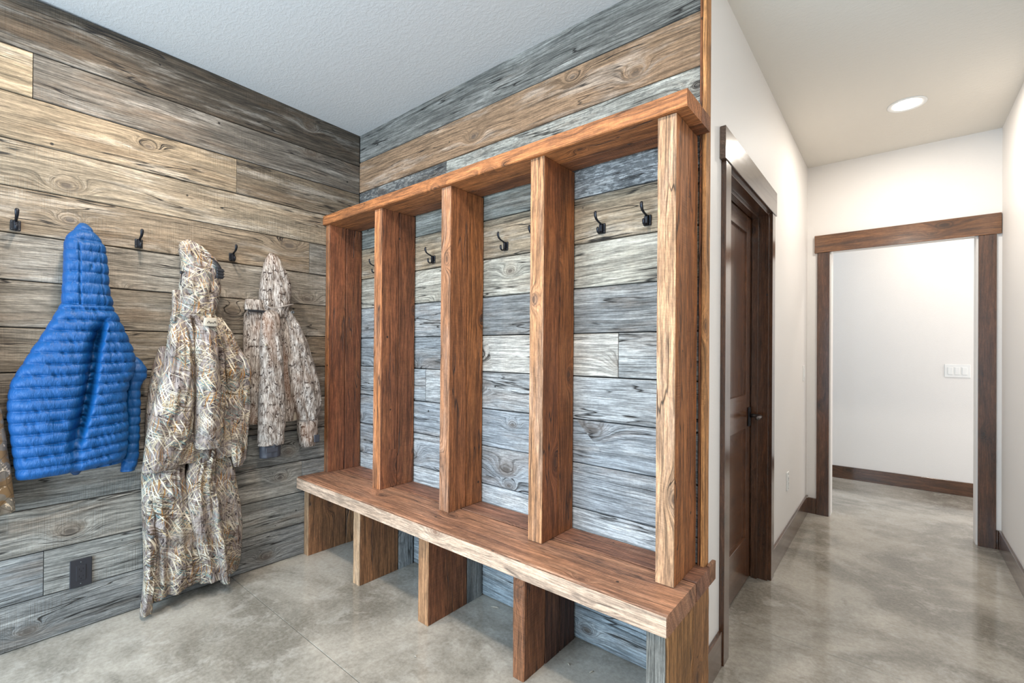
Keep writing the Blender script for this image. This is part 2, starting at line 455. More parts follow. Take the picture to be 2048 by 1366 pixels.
# seat: front and back board
board('seat_board', M['seat'], bench, (.002, 2.302), (-.4085, -.1535), (UND, ZB), 0, c3(164, 118, 90), .004, .0025, 16)
board('seat_board', M['seat'], bench, (.002, 2.302), (-.1485, -.0035), (UND+.002, ZB-.001), 0, c3(140, 96, 74), .003, .001, 12)
board('seat_return', M['seat'], bench, (2.2885, 2.303), (-.003, .068), (UND+.003, ZB), 2, c3(140, 98, 70), .003, .0005, 2)
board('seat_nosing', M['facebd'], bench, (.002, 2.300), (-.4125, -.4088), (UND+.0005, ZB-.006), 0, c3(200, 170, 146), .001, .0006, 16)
# top shelf
board('top_shelf_board', M['beam'], bench, (.002, 2.2995), (-.2606, -.118), (ZS-TS, ZS), 0, c3(170, 108, 62), .004, .0018, 16)
board('top_shelf_board', M['beam'], bench, (.002, 2.2995), (-.115, -.019), (ZS-TS+.001, ZS-.002), 0, c3(134, 82, 48), .003, .001, 10)
# uprights: each two beams, front one with a weathered face, daylight on it painted in paler
UP = [(.002, .045), (.5382, .6107), (1.1013, 1.1693), (1.650, 1.7208), (2.193, 2.2585)]
UC = [((132, 78, 50), (122, 72, 46)), ((138, 84, 54), (128, 78, 50)), ((150, 94, 56), (152, 94, 52)), ((140, 84, 48), (142, 86, 46)), ((152, 96, 54), (148, 92, 52))]
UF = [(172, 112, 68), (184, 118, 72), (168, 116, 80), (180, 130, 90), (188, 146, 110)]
for (a, b), (cf, cb), ff in zip(UP, UC, UF):
    u = empty('upright', ((a+b)/2, -.12, ZB), bench)
    yb = -.0035 if a < 2 else -.0175
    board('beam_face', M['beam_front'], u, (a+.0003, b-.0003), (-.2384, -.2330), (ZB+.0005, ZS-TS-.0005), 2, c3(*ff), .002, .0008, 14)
    board('beam', M['beam'], u, (a, b), (-.2328, -.1225), (ZB+.0005, ZS-TS-.0005), 2, c3(*cf), .0025, .0010, 14)
    board('beam', M['beam'], u, (a+.0005, b-.0012), (-.1185, yb), (ZB+.0005, ZS-TS-.0005), 2, c3(*cb), .003, .0012, 14)
LG = [(.003, .0552, -.3648), (.5542, .6162, -.3648), (1.1039, 1.1757, -.3648), (1.6744, 1.7334, -.3648), (2.2335, 2.3005, -.402)]
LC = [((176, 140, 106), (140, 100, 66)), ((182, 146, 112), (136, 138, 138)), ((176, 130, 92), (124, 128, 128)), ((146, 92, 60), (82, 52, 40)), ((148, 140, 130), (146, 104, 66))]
for i, ((a, b, f), (cf, cb)) in enumerate(zip(LG, LC)):
    u = empty('leg', ((a+b)/2, -.2, 0), bench)
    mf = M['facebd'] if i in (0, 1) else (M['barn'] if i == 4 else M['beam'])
    if i == 4:
        board('post', M['barn'], u, (a, b-.006), (f, f+.006), (.001, UND-.001), 2, c3(112, 110, 104), .002, .001, 8)
        board('post', M['beam'], u, (a, b), (f+.0065, -.176), (.001, UND-.001), 2, c3(150, 108, 66), .003, .001, 8)
        board('post', M['beam'], u, (a, b), (-.172, -.0035), (.001, UND-.001), 2, c3(146, 104, 66), .003, .001, 8)
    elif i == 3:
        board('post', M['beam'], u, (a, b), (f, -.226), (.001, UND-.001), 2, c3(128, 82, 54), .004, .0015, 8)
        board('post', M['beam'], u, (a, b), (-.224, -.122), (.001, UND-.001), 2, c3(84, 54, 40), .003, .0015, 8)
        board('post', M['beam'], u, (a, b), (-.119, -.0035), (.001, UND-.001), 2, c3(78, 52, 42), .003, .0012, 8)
    else:
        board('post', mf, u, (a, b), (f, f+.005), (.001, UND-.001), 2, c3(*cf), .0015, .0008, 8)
        board('post', M['beam'], u, (a, b), (f+.0055, -.113), (.001, UND-.001), 2, c3(*((134, 92, 60) if i < 2 else (128, 80, 52))), .004, .0012, 8)
        board('post', M['barn'] if i in (1, 2) else M['beam'], u, (a, b), (-.110, -.0035), (.001, UND-.001), 2, c3(*cb), .003, .001, 8)

# ------------------------------------------------------------------ trims and doors
TR1 = c3(84, 54, 36); TR2 = c3(102, 64, 40)
CT = .0195
t2 = empty('trim_2', (XE, .7, 0))
tag(t2, 'dark stained wooden casing and jamb around the hallway door', 'trim', kind='structure')
box('side_casing', M['trim'], t2, (XE, XE+CT), (.226, .3013), (0, 2.0405), .0015, TR1)
box('side_casing', M['trim'], t2, (XE, XE+CT), (1.142, 1.213), (0, 2.0405), .0015, TR1)
box('head_casing', M['trim'], t2, (XE, XE+.0235), (.202, 1.236), (2.041, 2.173), .002, c3(92, 70, 56))
box('jamb', M['trim'], t2, (2.13, XE+.002), (DY0-.012, DY0+.006), (0, DZ), .001, TR1)
box('jamb', M['trim'], t2, (2.13, XE+.002), (1.128, 1.1415), (0, DZ), .001, TR1)
box('head_jamb', M['trim'], t2, (2.13, XE+.002), (DY0+.006, 1.128), (DZ-.006, DZ+.012), .001, TR1)
box('door_stop', M['trim'], t2, (2.1905, 2.222), (1.114, 1.1275), (0.0, DZ-.007), .001, TR1)
box('door_stop', M['trim'], t2, (2.1905, 2.222), (DY0+.0065, DY0+.019), (0.0, DZ-.007), .001, TR1)
box('head_stop', M['trim'], t2, (2.1905, 2.222), (DY0+.019, 1.114), (DZ-.020, DZ-.0065), .001, TR1)

d1 = empty('door_1', (2.165, .7, 0))
tag(d1, 'dark stained two-panel wooden door with a black lever handle', 'door', kind='structure')
XF = 2.186
SY0, SY1 = .3125, 1.127
ST = .105
box('stile', M['trim'], d1, (XF-.035, XF), (SY0, SY0+ST), (.008, 2.027), .0015, TR2)
box('stile', M['trim'], d1, (XF-.035, XF), (SY1-ST, SY1), (.008, 2.027), .0015, TR2)
box('rail', M['trim'], d1, (XF-.035, XF), (SY0+ST, SY1-ST), (1.922, 2.027), .0012, TR2)
box('rail', M['trim'], d1, (XF-.035, XF), (SY0+ST, SY1-ST), (.848, 1.033), .0012, TR2)
box('rail', M['trim'], d1, (XF-.035, XF), (SY0+ST, SY1-ST), (.008, .247), .0012, TR2)
box('panel', M['trim'], d1, (XF-.026, XF-.012), (SY0+ST-.004, SY1-ST+.004), (1.029, 1.926), 0, TR2)
box('panel', M['trim'], d1, (XF-.026, XF-.012), (SY0+ST-.004, SY1-ST+.004), (.243, .852), 0, TR2)
h = empty('door_handle', (XF, 1.075, .93), d1)
box('rose_plate', M['iron'], h, (XF, XF+.008), (1.052, 1.094), (.855, .960), .003)
sweep('lever', [(XF+.006, 1.074, .915), (XF+.03, 1.074, .915), (XF+.052, 1.074, .915), (XF+.060, 1.066, .915), (XF+.062, 1.045, .915), (XF+.062, .985, .914), (XF+.061, .972, .914)],
      [.011, .010, .010, .0105, .011, .0115, .008], M['lever'], h, 14)

t3 = empty('trim_3', (2.83, YH, 0))
tag(t3, 'stained wooden casing around the open doorway at the hallway end', 'trim', kind='structure')
TR3 = c3(92, 60, 42)
box('side_casing', M['trim'], t3, (2.338, 2.418), (YH-.018, YH), (0, 2.0495), .0015, TR3)
box('side_casing', M['trim'], t3, (3.236, 3.320), (YH-.018, YH), (0, 2.0495), .0015, TR3)
box('head_casing', M['trim'], t3, (2.320, 3.3425), (YH-.022, YH), (2.050, 2.186), .002, c3(120, 80, 50))

BBH, BBT = .1225, .0145
def baseboard(name, label, segs):
    e = empty(name, ((segs[0][0][0]+segs[0][0][1])/2, (segs[0][1][0]+segs[0][1][1])/2, 0))
    tag(e, label, 'baseboard', kind='structure')
    for (x, y) in segs: box('board', M['trim'], e, x, y, (0.0, BBH+.0185 if name == 'baseboard_left' else BBH), .002, c3(92, 62, 44))
baseboard('baseboard_left', 'dark wood baseboard along the inner hallway wall beside the door', [((XE, XE+BBT), (.037, .2255)), ((XE, XE+BBT), (1.2135, YH-.015))])
baseboard('baseboard_right', 'dark wood baseboard along the right hallway wall', [((XR-BBT, XR), (-3.5, YH-.001))])
baseboard('baseboard_end', 'short dark baseboard pieces beside the end doorway casing', [((XE+.001, 2.3375), (YH-BBT, YH)), ((3.3205, XR-BBT-.0005), (YH-BBT, YH))])
baseboard('baseboard_far', 'dark wood baseboard on the wall beyond the end doorway', [((1.03, 5.6), (YF-BBT, YF))])

# ------------------------------------------------------------------ recessed lights
def downlight(loc, label, power, col, r=.092):
    e = empty('recessed_light', loc); tag(e, label, 'ceiling light')
    lathe('trim_ring', [(r, 0), (r, -.004), (r-.006, -.006), (r-.022, -.003), (r-.026, .0)], loc, M['whiteplastic'], e, 48)
    lathe('lens', [(r-.0262, -.0005), (r-.0262, -.0030), (.0001, -.0035)], loc, M['lamp'], e, 48)
    l = area('downlight_lamp', (0, 0, -.012), (0, 0, 0), (r-.03)*2, (r-.03)*2, power, col, 'DISK'); l.parent = e
    return e
downlight((2.863, 1.83, ZC), 'round recessed white light glowing in the hallway ceiling', 9, (1.0, .92, .82))
downlight((2.95, -1.15, ZC), 'round recessed light in the hallway ceiling near the entry, behind the camera side', 8, (1.0, .92, .83))
downlight((.60, -1.30, 2.748), 'round recessed light in the mudroom ceiling near the hanging coats', CAN_POWER*.75, CAN_COL)
downlight((1.85, -1.38, 2.750), 'round recessed light in the mudroom ceiling in front of the lockers', CAN_POWER, CAN_COL)
downlight((3.2, 3.35, ZC), 'unseen round recessed light added to brighten the far room', 9, (1.0, .9, .78))  # added lamp out of view, lifts the brightness of the far room

# ------------------------------------------------------------------ electrical plates
def outlet(name, label, y0, y1, z0, z1, x, mat, slot, sgn=1):
    e = empty(name, (x, (y0+y1)/2, z0)); tag(e, label, 'outlet')
    box('cover_plate', mat, e, (x, x+.006), (y0, y1), (z0, z1), .0018)
    yc = (y0+y1)/2; zc = (z0+z1)/2
    o = box('receptacle', mat, e, (x+.0055, x+.0085), (yc-.0165, yc+.0165), (zc-.034, zc+.034), .001)
    for dz in (.018, -.014):
        for dy, hh in ((-.0065, .0045), (.0065, .0035)):
            box('slot', slot, o, (x+.0080, x+.0089), (yc+dy-.0010, yc+dy+.0010), (zc+dz-hh, zc+dz+hh))
        box('slot', slot, o, (x+.0080, x+.0089), (yc-.0022, yc+.0022), (zc+dz-.0125, zc+dz-.0085))
    for dz in (.048, -.048):
        lathe('screw', [(.0028, 0), (.0026, .0012), (.0001, .0014)], (x+.0058, yc, zc+dz), M['snap'], e, 12, 'x')
    return e
outlet('wall_outlet', 'black power outlet low on the barn wood wall beside the long coat', -1.4215, -1.3475, .193, .316, .003, M['blackplastic'], M['slot'])
outlet('wall_outlet', 'white power outlet low on the cream hallway wall past the door', 1.705, 1.776, .365, .484, XE+.0005, M['whiteplastic'], M['slot'])
e = empty('switch_plate', (XE, 2.42, 1.05)); tag(e, 'single white light switch plate on the inner hallway wall', 'light switch')
box('cover_plate', M['whiteplastic'], e, (XE, XE+.006), (2.375, 2.447), (1.050, 1.168), .0018)
box('rocker', M['whiteplastic'], e, (XE+.0055, XE+.010), (2.394, 2.428), (1.075, 1.143), .0015)
e = empty('switch_plate', (3.24, YF, 1.055)); tag(e, 'white three-gang light switch plate on the far cream wall', 'light switch')
box('cover_plate', M['whiteplastic'], e, (3.157, 3.326), (YF-.006, YF), (1.055, 1.172), .0018)
for xc in (3.195, 3.2415, 3.288):
    o = box('rocker', M['whiteplastic'], e, (xc-.0165, xc+.0165), (YF-.0105, YF-.0055), (1.080, 1.147), .0015)

# ------------------------------------------------------------------ coat hooks
def hook(label, group):
    """local frame: wall plane at y=0, hook sticks out to -y, origin at the plate centre"""
    e = empty('coat_hook'); tag(e, label, 'coat hook', group)
    m = M['iron']
    p = box('mounting_plate', m, e, (-.0155, .0155), (-.0045, 0), (-.0215, .0215), .002)
    box('centre_rib', m, e, (-.0060, .0060), (-.0165, -.004), (-.0200, .0205), .0025, seg=2)
    sweep('upper_prong', [(0, -.010, .014), (0, -.024, .020), (0, -.040, .024), (0, -.054, .031), (0, -.061, .043), (0, -.062, .054), (0, -.060, .060)],
          [(.0050, .0042), (.0048, .0036), (.0050, .0032), (.0056, .0034), (.0066, .0034), (.0070, .0036), (.0048, .003)], m, e, 12, flat=(1, 0, 0))
    sweep('lower_prong', [(0, -.010, -.010), (0, -.020, -.022), (0, -.031, -.025), (0, -.040, -.018), (0, -.042, -.006), (0, -.041, -.001)],
          [(.0050, .0040), (.0048, .0036), (.0050, .0034), (.0054, .0034), (.0060, .0036), (.0045, .003)], m, e, 12, flat=(1, 0, 0))
    for zz in (.0155, -.0155):
        for xx in (-.0105, .0105):
            lathe('screw', [(.0024, 0), (.0022, -.0012), (.0001, -.0015)], (xx, -.0044, zz), M['snap'], e, 10, 'y')
    return e
def dup_hook(src, loc, rz, label):
    r = src.copy(); COL.objects.link(r); r.location = loc; r.rotation_euler = (0, 0, rz); r['label'] = label
    for ch in src.children:
        c = ch.copy(); COL.objects.link(c); c.parent = r
    return r
h0 = hook('black iron double coat hook on the left wall, left of the blue jacket', 'coat hooks on the left plank wall')
h0.location = (.0015, -1.598, 1.768); h0.rotation_euler = (0, 0, math.pi/2)
dup_hook(h0, (.0015, -1.191, 1.768), math.pi/2, 'black iron coat hook on the left wall between blue jacket and long camouflage coat')
dup_hook(h0, (.0015, -.783, 1.768), math.pi/2, 'black iron coat hook on the left wall between the two camouflage coats')
G2 = 'coat hooks inside the locker cubbies'
for (xx, lab) in ((1.856, 'black iron coat hook at the left of the widest front cubby, beside the fourth upright'),
                  (2.058, 'black iron coat hook nearest the end upright beside the hallway'),
                  (1.318, 'black iron coat hook fully in view in the third cubby, between third and fourth uprights'),
                  (1.510, 'black iron coat hook half hidden behind the fourth upright'),
                  (.772, 'black iron coat hook in the second cubby, between second and third uprights'),
                  (.222, 'black iron coat hook in the narrow corner cubby beside the plank wall')):
    o = dup_hook(h0, (xx, -.0015, 1.785), 0, lab); o['group'] = G2

# ------------------------------------------------------------------ garments
def hash3(ix, iy, iz):
    h = (ix*374761393+iy*668265263+iz*2147483647+12345) & 0xffffffff
    h = ((h ^ (h >> 13))*1274126177) & 0xffffffff
    h = (h ^ (h >> 16)) & 0xffffffff
    return h/4294967295.0
def vn(x, y, z=0.0):
    x, y, z = np.broadcast_arrays(np.asarray(x, float)+100, np.asarray(y, float)+100, np.asarray(z, float)+100)
    ix, iy, iz = np.floor(x).astype(np.int64), np.floor(y).astype(np.int64), np.floor(z).astype(np.int64)
    fx, fy, fz = x-ix, y-iy, z-iz
    fx, fy, fz = [f*f*(3-2*f) for f in (fx, fy, fz)]
    r = 0
    for a in (0, 1):
        for b in (0, 1):
            for c in (0, 1):
                w = (fx if a else 1-fx)*(fy if b else 1-fy)*(fz if c else 1-fz)
                r = r+w*hash3(ix+a, iy+b, iz+c)
    return r*2-1
def fbm(x, y, z=0.0, o=3):
    r = 0; a = 1
    for i in range(o): r = r+a*vn(x*2**i, y*2**i, z+i*7.3); a *= .5
    return r

def garment(name, rows, mat, parent, xb=.014, n=96, dz=.006, disp=None, p=.8, tilt=0.0, open_hem=True, seed=0.0, smooth_k=5, hood_tip=False, color=None, uv_shift=(0, 0)):
    R = np.array(sorted(rows, key=lambda r: -r[0]))
    m = max(6, int((R[0, 0]-R[-1, 0])/dz))
    Z = np.linspace(R[0, 0], R[-1, 0], m+1)
    cols = []
    for c in (1, 2, 3):
        v = np.interp(-Z, -R[:, 0], R[:, c])
        for _ in range(smooth_k):
            w = v.copy(); w[1:-1] = .25*v[:-2]+.5*v[1:-1]+.25*v[2:]; v = w
        cols.append(v)
    yL, yR, xf = cols
    t = np.linspace(0, 2*np.pi, n, endpoint=False)
    c, s = np.cos(t), np.sin(t)
    cc = np.sign(c)*np.abs(c)**p; sp_ = np.sign(s)*np.abs(s)**p
    yc = (yL+yR)/2; hw = (yR-yL)/2
    xm = (xf+xb)/2; hx = (xf-xb)/2
    Y = yc[:, None]+hw[:, None]*cc[None]; X = xm[:, None]+hx[:, None]*sp_[None]; ZZ = np.repeat(Z[:, None], n, 1)
    if disp is not None:
        d = disp(Y, ZZ, np.broadcast_to(c[None], Y.shape), np.broadcast_to(s[None], Y.shape), yc[:, None], hw[:, None])
        front = np.clip(s+.35, 0, 1)[None]
        X = X+d*front*np.clip(s, .15, 1)[None]; Y = Y+d*c[None]*.6*front
    ZZ = ZZ+tilt*(Y-yc[:, None])*np.clip((R[0, 0]-ZZ)/(R[0, 0]-R[-1, 0]), 0, 1)
    X = np.maximum(X, .006)
    mm0 = m+1
    V = np.stack([X, Y, ZZ], -1).reshape(-1, 3)
    # pattern coordinates: across the cloth, along it, seed
    X0 = xm[:, None]+hx[:, None]*sp_[None]; Y0 = yc[:, None]+hw[:, None]*cc[None]
    seglen = np.hypot(np.diff(X0, axis=1), np.diff(Y0, axis=1)); AL = np.concatenate([np.zeros((mm0, 1)), np.cumsum(seglen, 1)], 1)
    k0 = n//4; U = -(AL-AL[:, k0:k0+1])+yc[:, None]
    U[:, 3*n//4:] += 0
    Gc = np.stack([U+uv_shift[0], ZZ+uv_shift[1], np.full_like(U, seed)], -1).reshape(-1, 3)
    Fc = []
    mm = m+1
    for i in range(mm-1):
        a = i*n
        for k in range(n):
            k2 = (k+1) % n
            Fc.append((a+k, a+k2, a+n+k2, a+n+k))
    def extra(cen, scale, dzv, base):
        base = base.copy(); q = base*1.0
        q[:, 0] = cen[0]+(base[:, 0]-cen[0])*scale; q[:, 1] = cen[1]+(base[:, 1]-cen[1])*scale; q[:, 2] = base[:, 2]+dzv
        return q
    V = list(map(tuple, V)); Gc = list(map(tuple, Gc))
    def ring_close(start, up, hollow):
        nonlocal V, Gc, Fc
        base = np.array(V[start:start+n]); cen = base.mean(0); last = start
        prof = [(.93, 0), (.90, .012*up), (.86, .05*up), (.4, .055*up)] if hollow else [(.75, -.35*np.ptp(base[:, 0])*.2*up), (.4, -.35*np.ptp(base[:, 0])*.33*up)]
        for (sc_, dz_) in prof:
            q = extra(cen, sc_, dz_, base); st = len(V); V += list(map(tuple, q)); Gc += Gc[start:start+n]
            for k in range(n):
                k2 = (k+1) % n
                Fc.append((last+k, last+k2, st+k2, st+k) if up > 0 else (last+k, st+k, st+k2, last+k2))
            last = st
        V.append(tuple(np.array(V[last:last+n]).mean(0))); Gc.append(Gc[start]); ci = len(V)-1
        for k in range(n):
            k2 = (k+1) % n
            Fc.append((last+k, last+k2, ci) if up > 0 else (last+k, ci, last+k2))
    ring_close((mm-1)*n, 1, open_hem)
    ring_close(0, -1, False)
    o = obj_from(name, V, Fc, mat, parent, smooth=True, gc=Gc, color=color)
    bm = bmesh.new(); bm.from_mesh(o.data); bmesh.ops.recalc_face_normals(bm, faces=bm.faces); bm.to_mesh(o.data); bm.free()
    return o

def cord(name, pts, r, mat, parent):
    # smooth path through the points
    P = np.array(pts, float); t = np.linspace(0, len(P)-1, len(P)*5)
    Q = np.stack([np.interp(t, range(len(P)), P[:, i]) for i in range(3)], 1)
    for _ in range(4): Q[1:-1] = .25*Q[:-2]+.5*Q[1:-1]+.25*Q[2:]
    return sweep(name, [tuple(q) for q in Q], [r]*len(Q), mat, parent, 8)

# --- materials for cloth
def nylon():
    k = NT('blue_quilted_nylon'); g = k.attr('gc')
    n = k.noise(k.vmul(g, (110., 34., 1.)), 1.0, 4, .6, dist=.5)
    n2 = k.noise(k.vmul(g, (2., 2., 1.)), 1.0, 2)
    c = k.mix(n2, rgb(8, 60, 112), rgb(14, 84, 144))
    k.bump(n, .75, .005)
    k.set(Base_Color=c, Roughness=.46)
    k.b.inputs['Specular IOR Level'].default_value = .35
    return k.m
M['nylon'] = nylon()
M['nylon_dark'] = plain('navy_lining', rgb(24, 62, 104), .5)

def bark_layers(k, g, dark=rgb(52, 44, 44), mid=rgb(128, 116, 112), lightc=rgb(184, 172, 164), fx=1.0):
    w = k.noise(k.vmul(g, (20*fx, 9*fx, 1.)), 1.0, 3, .6)
    x, y, z = k.sep(g)
    xx = k.add(k.mul(x, 95.*fx), k.mul(k.sub(w, .5), 10.0)); yy = k.mul(y, 15.*fx)
    vo = k.vor(k.vec(xx, yy, z), 1.0, 1.0, dim='2D', feature='DISTANCE_TO_EDGE')
    line = k.ss(vo.outputs['Distance'], .02, .13, 1, 0)
    n = k.noise(k.vmul(g, (120*fx, 18*fx, 1.)), 1.0, 4, .6)
    c = k.mix(k.ss(n, .35, .65), mid, lightc)
    gate = k.ss(k.noise(k.vmul(g, (30*fx, 14*fx, 1.)), 1.0, 2), .38, .55)
    return k.mix(k.mul(line, gate), c, dark), n
def blades(k, g, c, n=8, dens=1.0):
    x, y, z = k.sep(g)
    wx = k.mul(k.sub(k.noise(k.vmul(g, (9., 9., 1.)), 1.0, 1), .5), .035)
    pal = [rgb(224, 206, 172), rgb(206, 184, 146), rgb(190, 176, 152), rgb(120, 150, 148), rgb(232, 222, 202), rgb(168, 120, 66), rgb(214, 200, 176), rgb(92, 74, 54), rgb(238, 226, 204)]
    low = k.ss(k.noise(k.vmul(g, (5., 4., 1.)), 1.0, 2), .36, .56)
    for i in range(n):
        a = [.35, -1.1, 1.0, 2.5, -.5, 1.45, .75, -.15, 2.0][i % 9]
        ca, sa = math.cos(a), math.sin(a)
        u = k.add(k.add(k.mul(x, ca), k.mul(y, sa)), wx)
        v = k.add(k.add(k.mul(x, -sa), k.mul(y, ca)), k.mul(wx, 1.3))
        L = [6., 7., 5., 8., 5.5, 7., 5., 6., 5.][i % 9]; Wd = [115., 130., 100., 145., 120., 125., 105., 140., 95.][i % 9]
        vo = k.vor(k.vec(k.add(k.mul(u, L), i*7.7), k.mul(v, Wd), 0.0), 1.0, 1.0, dim='2D')
        # tapering blade inside each stretched cell
        d = vo.outputs['Distance']
        m = k.ss(d, .20, .27, 1, 0)
        sel = k.ss(k.sep(vo.outputs['Color'])[0], .66-.12*dens, .68-.12*dens)
        m = k.mul(k.mul(m, sel), k.add(.35, k.mul(low, .65)))
        shade = k.ss(d, .0, .25, 1.08, .78)
        c = k.mix(m, c, k.scale_c(pal[i % 9][:3], k.mul(shade, .86)))
    return c
def camo_grass():
    k = NT('marsh_grass_camouflage'); g = k.attr('gc')
    c, n = bark_layers(k, g, mid=rgb(108, 96, 92), lightc=rgb(158, 146, 140))
    c = blades(k, g, c, 9, 1.0)
    dk = k.ss(k.noise(k.vmul(g, (13., 6., 1.)), 1.0, 4, .6), .52, .66)
    c = k.mix(k.mul(dk, .6), c, k.mix(.75, c, rgb(62, 44, 30)))
    k.bump(k.noise(k.vmul(g, (70., 45., 1.)), 1.0, 3), .25, .002)
    k.set(Base_Color=c, Roughness=.85); k.b.inputs['Specular IOR Level'].default_value = .2
    return k.m
def camo_bark():
    k = NT('bark_camouflage'); g = k.attr('gc')
    c, n = bark_layers(k, g, dark=rgb(48, 36, 32), mid=rgb(112, 99, 90), lightc=rgb(194, 185, 176), fx=1.25)
    warm = k.ss(k.noise(k.vmul(g, (7., 3., 1.)), 1.0, 2), .5, .68)
    c = k.mix(k.mul(warm, .5), c, k.mix(.7, c, rgb(140, 96, 64)))
    k.bump(k.noise(k.vmul(g, (80., 50., 1.)), 1.0, 3), .3, .002)
    k.set(Base_Color=c, Roughness=.8); k.b.inputs['Specular IOR Level'].default_value = .25
    return k.m
def camo_blob():
    k = NT('blotch_camouflage'); g = k.attr('gc')
    a = k.noise(k.vmul(g, (14., 14., 1.)), 1.0, 3, .5, dist=1.2)
    b = k.noise(k.vmul(g, (22., 26., 1.)), 1.0, 4, .55, dist=1.6)
    c = k.mix(k.ss(a, .47, .50), rgb(128, 122, 112), rgb(134, 108, 76))
    c = k.mix(k.ss(b, .60, .62), c, rgb(222, 206, 182))
    c = k.mix(k.ss(b, .35, .33), c, rgb(92, 92, 94))
    v = k.vor(k.vmul(g, (18., 18., 1.)), 1.0, 1.0, dim='2D', feature='DISTANCE_TO_EDGE')
    c = k.mix(k.mul(k.ss(v.outputs['Distance'], .0, .06, 1, 0), .5), c, rgb(60, 52, 44))
    k.set(Base_Color=c, Roughness=.85); return k.m
M['grass'] = camo_grass(); M['bark'] = camo_bark(); M['blob'] = camo_blob()
M['lining'] = plain('dark_lining', rgb(40, 34, 30), .8)
M['khaki'] = plain('pale_lining', rgb(176, 166, 150), .8)

# --- blue quilted jacket
bj = empty('quilted_jacket', (.06, -1.42, .70))
tag(bj, 'bright blue quilted down jacket with hood hanging on the plank wall', 'jacket')
CR = np.array([(1.441, -1.322), (1.363, -1.336), (1.253, -1.356), (1.167, -1.366), (1.081, -1.374), (.996, -1.388), (.912, -1.405), (.829, -1.420), (.745, -1.428)])
def puff(zz, per, amp): return amp*(np.abs(np.sin(np.pi*zz/per))**.55)
def d_blue(Y, Z, c, s, yc, hw):
    cr = np.interp(-Z, -CR[:, 0], CR[:, 1])
    dy = Y-cr
    side = np.clip(dy/.02, 0, 1)
    zz = Z+side*(-.10*(dy)*np.clip((1.0-Z)/.25, 0, 1))+.0025*fbm(Y*9, Z*3, 1.0, 2)
    d = puff(zz-.735, .0462, .018)
    near = 1-np.abs(np.sin(np.pi*(zz-.735)/.0462))
    d += .0045*vn(Y*95+Z*30, Z*40+Y*16, 2.0)*(.25+near)
    d += .0030*fbm(Y*28+Z*12, Z*24, 3.0, 2)
    fade = np.clip((1.40-Z)/.10, 0, 1)*np.clip((Z-.80)/.10, 0, 1)
    cre = np.where(dy < 0, np.clip(1+dy/.045, 0, 1)**1.2, np.exp(-(dy/.006)**2))
    d += -.105*cre*fade*np.clip(s, 0, 1)
    lo = np.clip((.84-Z)/.05, 0, 1)
    d += -.015*np.exp(-(dy/.012)**2)*np.clip((.86-Z)/.03, 0, 1)
    return d
garment('body', [(1.464, -1.455, -1.311, .080), (1.444, -1.467, -1.300, .118), (1.407, -1.482, -1.286, .130), (1.363, -1.501, -1.268, .140), (1.297, -1.530, -1.245, .150), (1.253, -1.553, -1.230, .155), (1.200, -1.576, -1.222, .160), (1.150, -1.600, -1.225, .165), (1.110, -1.612, -1.242, .170), (1.055, -1.618, -1.253, .170), (.988, -1.618, -1.254, .172), (.903, -1.608, -1.246, .172), (.801, -1.598, -1.248, .168), (.765, -1.594, -1.255, .165), (.738, -1.590, -1.262, .150)],
        M['nylon'], bj, n=300, dz=.0030, disp=d_blue, p=.62, tilt=.055)
def d_hood(Y, Z, c, s, yc, hw):
    d = puff(Z-.01, .0465, .013)
    near = 1-np.abs(np.sin(np.pi*(Z-.01)/.0465))
    d += .0028*vn(Y*80, Z*34+Y*14, 5.0)*(.35+near)+.0022*fbm(Y*35, Z*30, 6., 2)
    # stitched centre panel
    for ys in (-.36, .62):
        q = (Y-yc)/hw-ys
        d += -.008*np.exp(-(q/.035)**2)*np.clip(s, 0, 1)*np.clip((1.72-Z)/.02, 0, 1)
    d += -.012*np.exp(-(((Y-yc)/hw-.15)/.05)**2-((Z-1.615)/.010)**2)*np.clip(s, 0, 1)
    return d
garment('hood', [(1.812, -1.402, -1.388, .040), (1.800, -1.412, -1.378, .060), (1.789, -1.420, -1.370, .075), (1.744, -1.450, -1.343, .100), (1.716, -1.458, -1.328, .112), (1.629, -1.459, -1.318, .122), (1.532, -1.462, -1.314, .126), (1.470, -1.464, -1.300, .128), (1.440, -1.462, -1.298, .118)],
        M['nylon'], bj, n=180, dz=.0032, disp=d_hood, p=.72, open_hem=False, smooth_k=8)
def d_bs(Y, Z, c, s, yc, hw):
    return puff(Z, .041, .008)+.003*vn(Y*70, Z*40, 8.)
garment('sleeve', [(1.215, -1.225, -1.200, .070), (1.195, -1.236, -1.185, .088), (1.160, -1.240, -1.168, .100), (1.124, -1.242, -1.170, .096), (1.085, -1.244, -1.192, .090), (.972, -1.244, -1.192, .088), (.832, -1.243, -1.194, .088), (.739, -1.250, -1.197, .085), (.690, -1.258, -1.208, .078)],
        M['nylon'], bj, n=100, dz=.004, disp=d_bs, p=.8)
garment('hem_tab', [(.748, -1.44, -1.380, .06), (.725, -1.435, -1.385, .06), (.706, -1.420, -1.400, .055)], M['nylon_dark'], bj, n=32, dz=.004, xb=.03, open_hem=False)

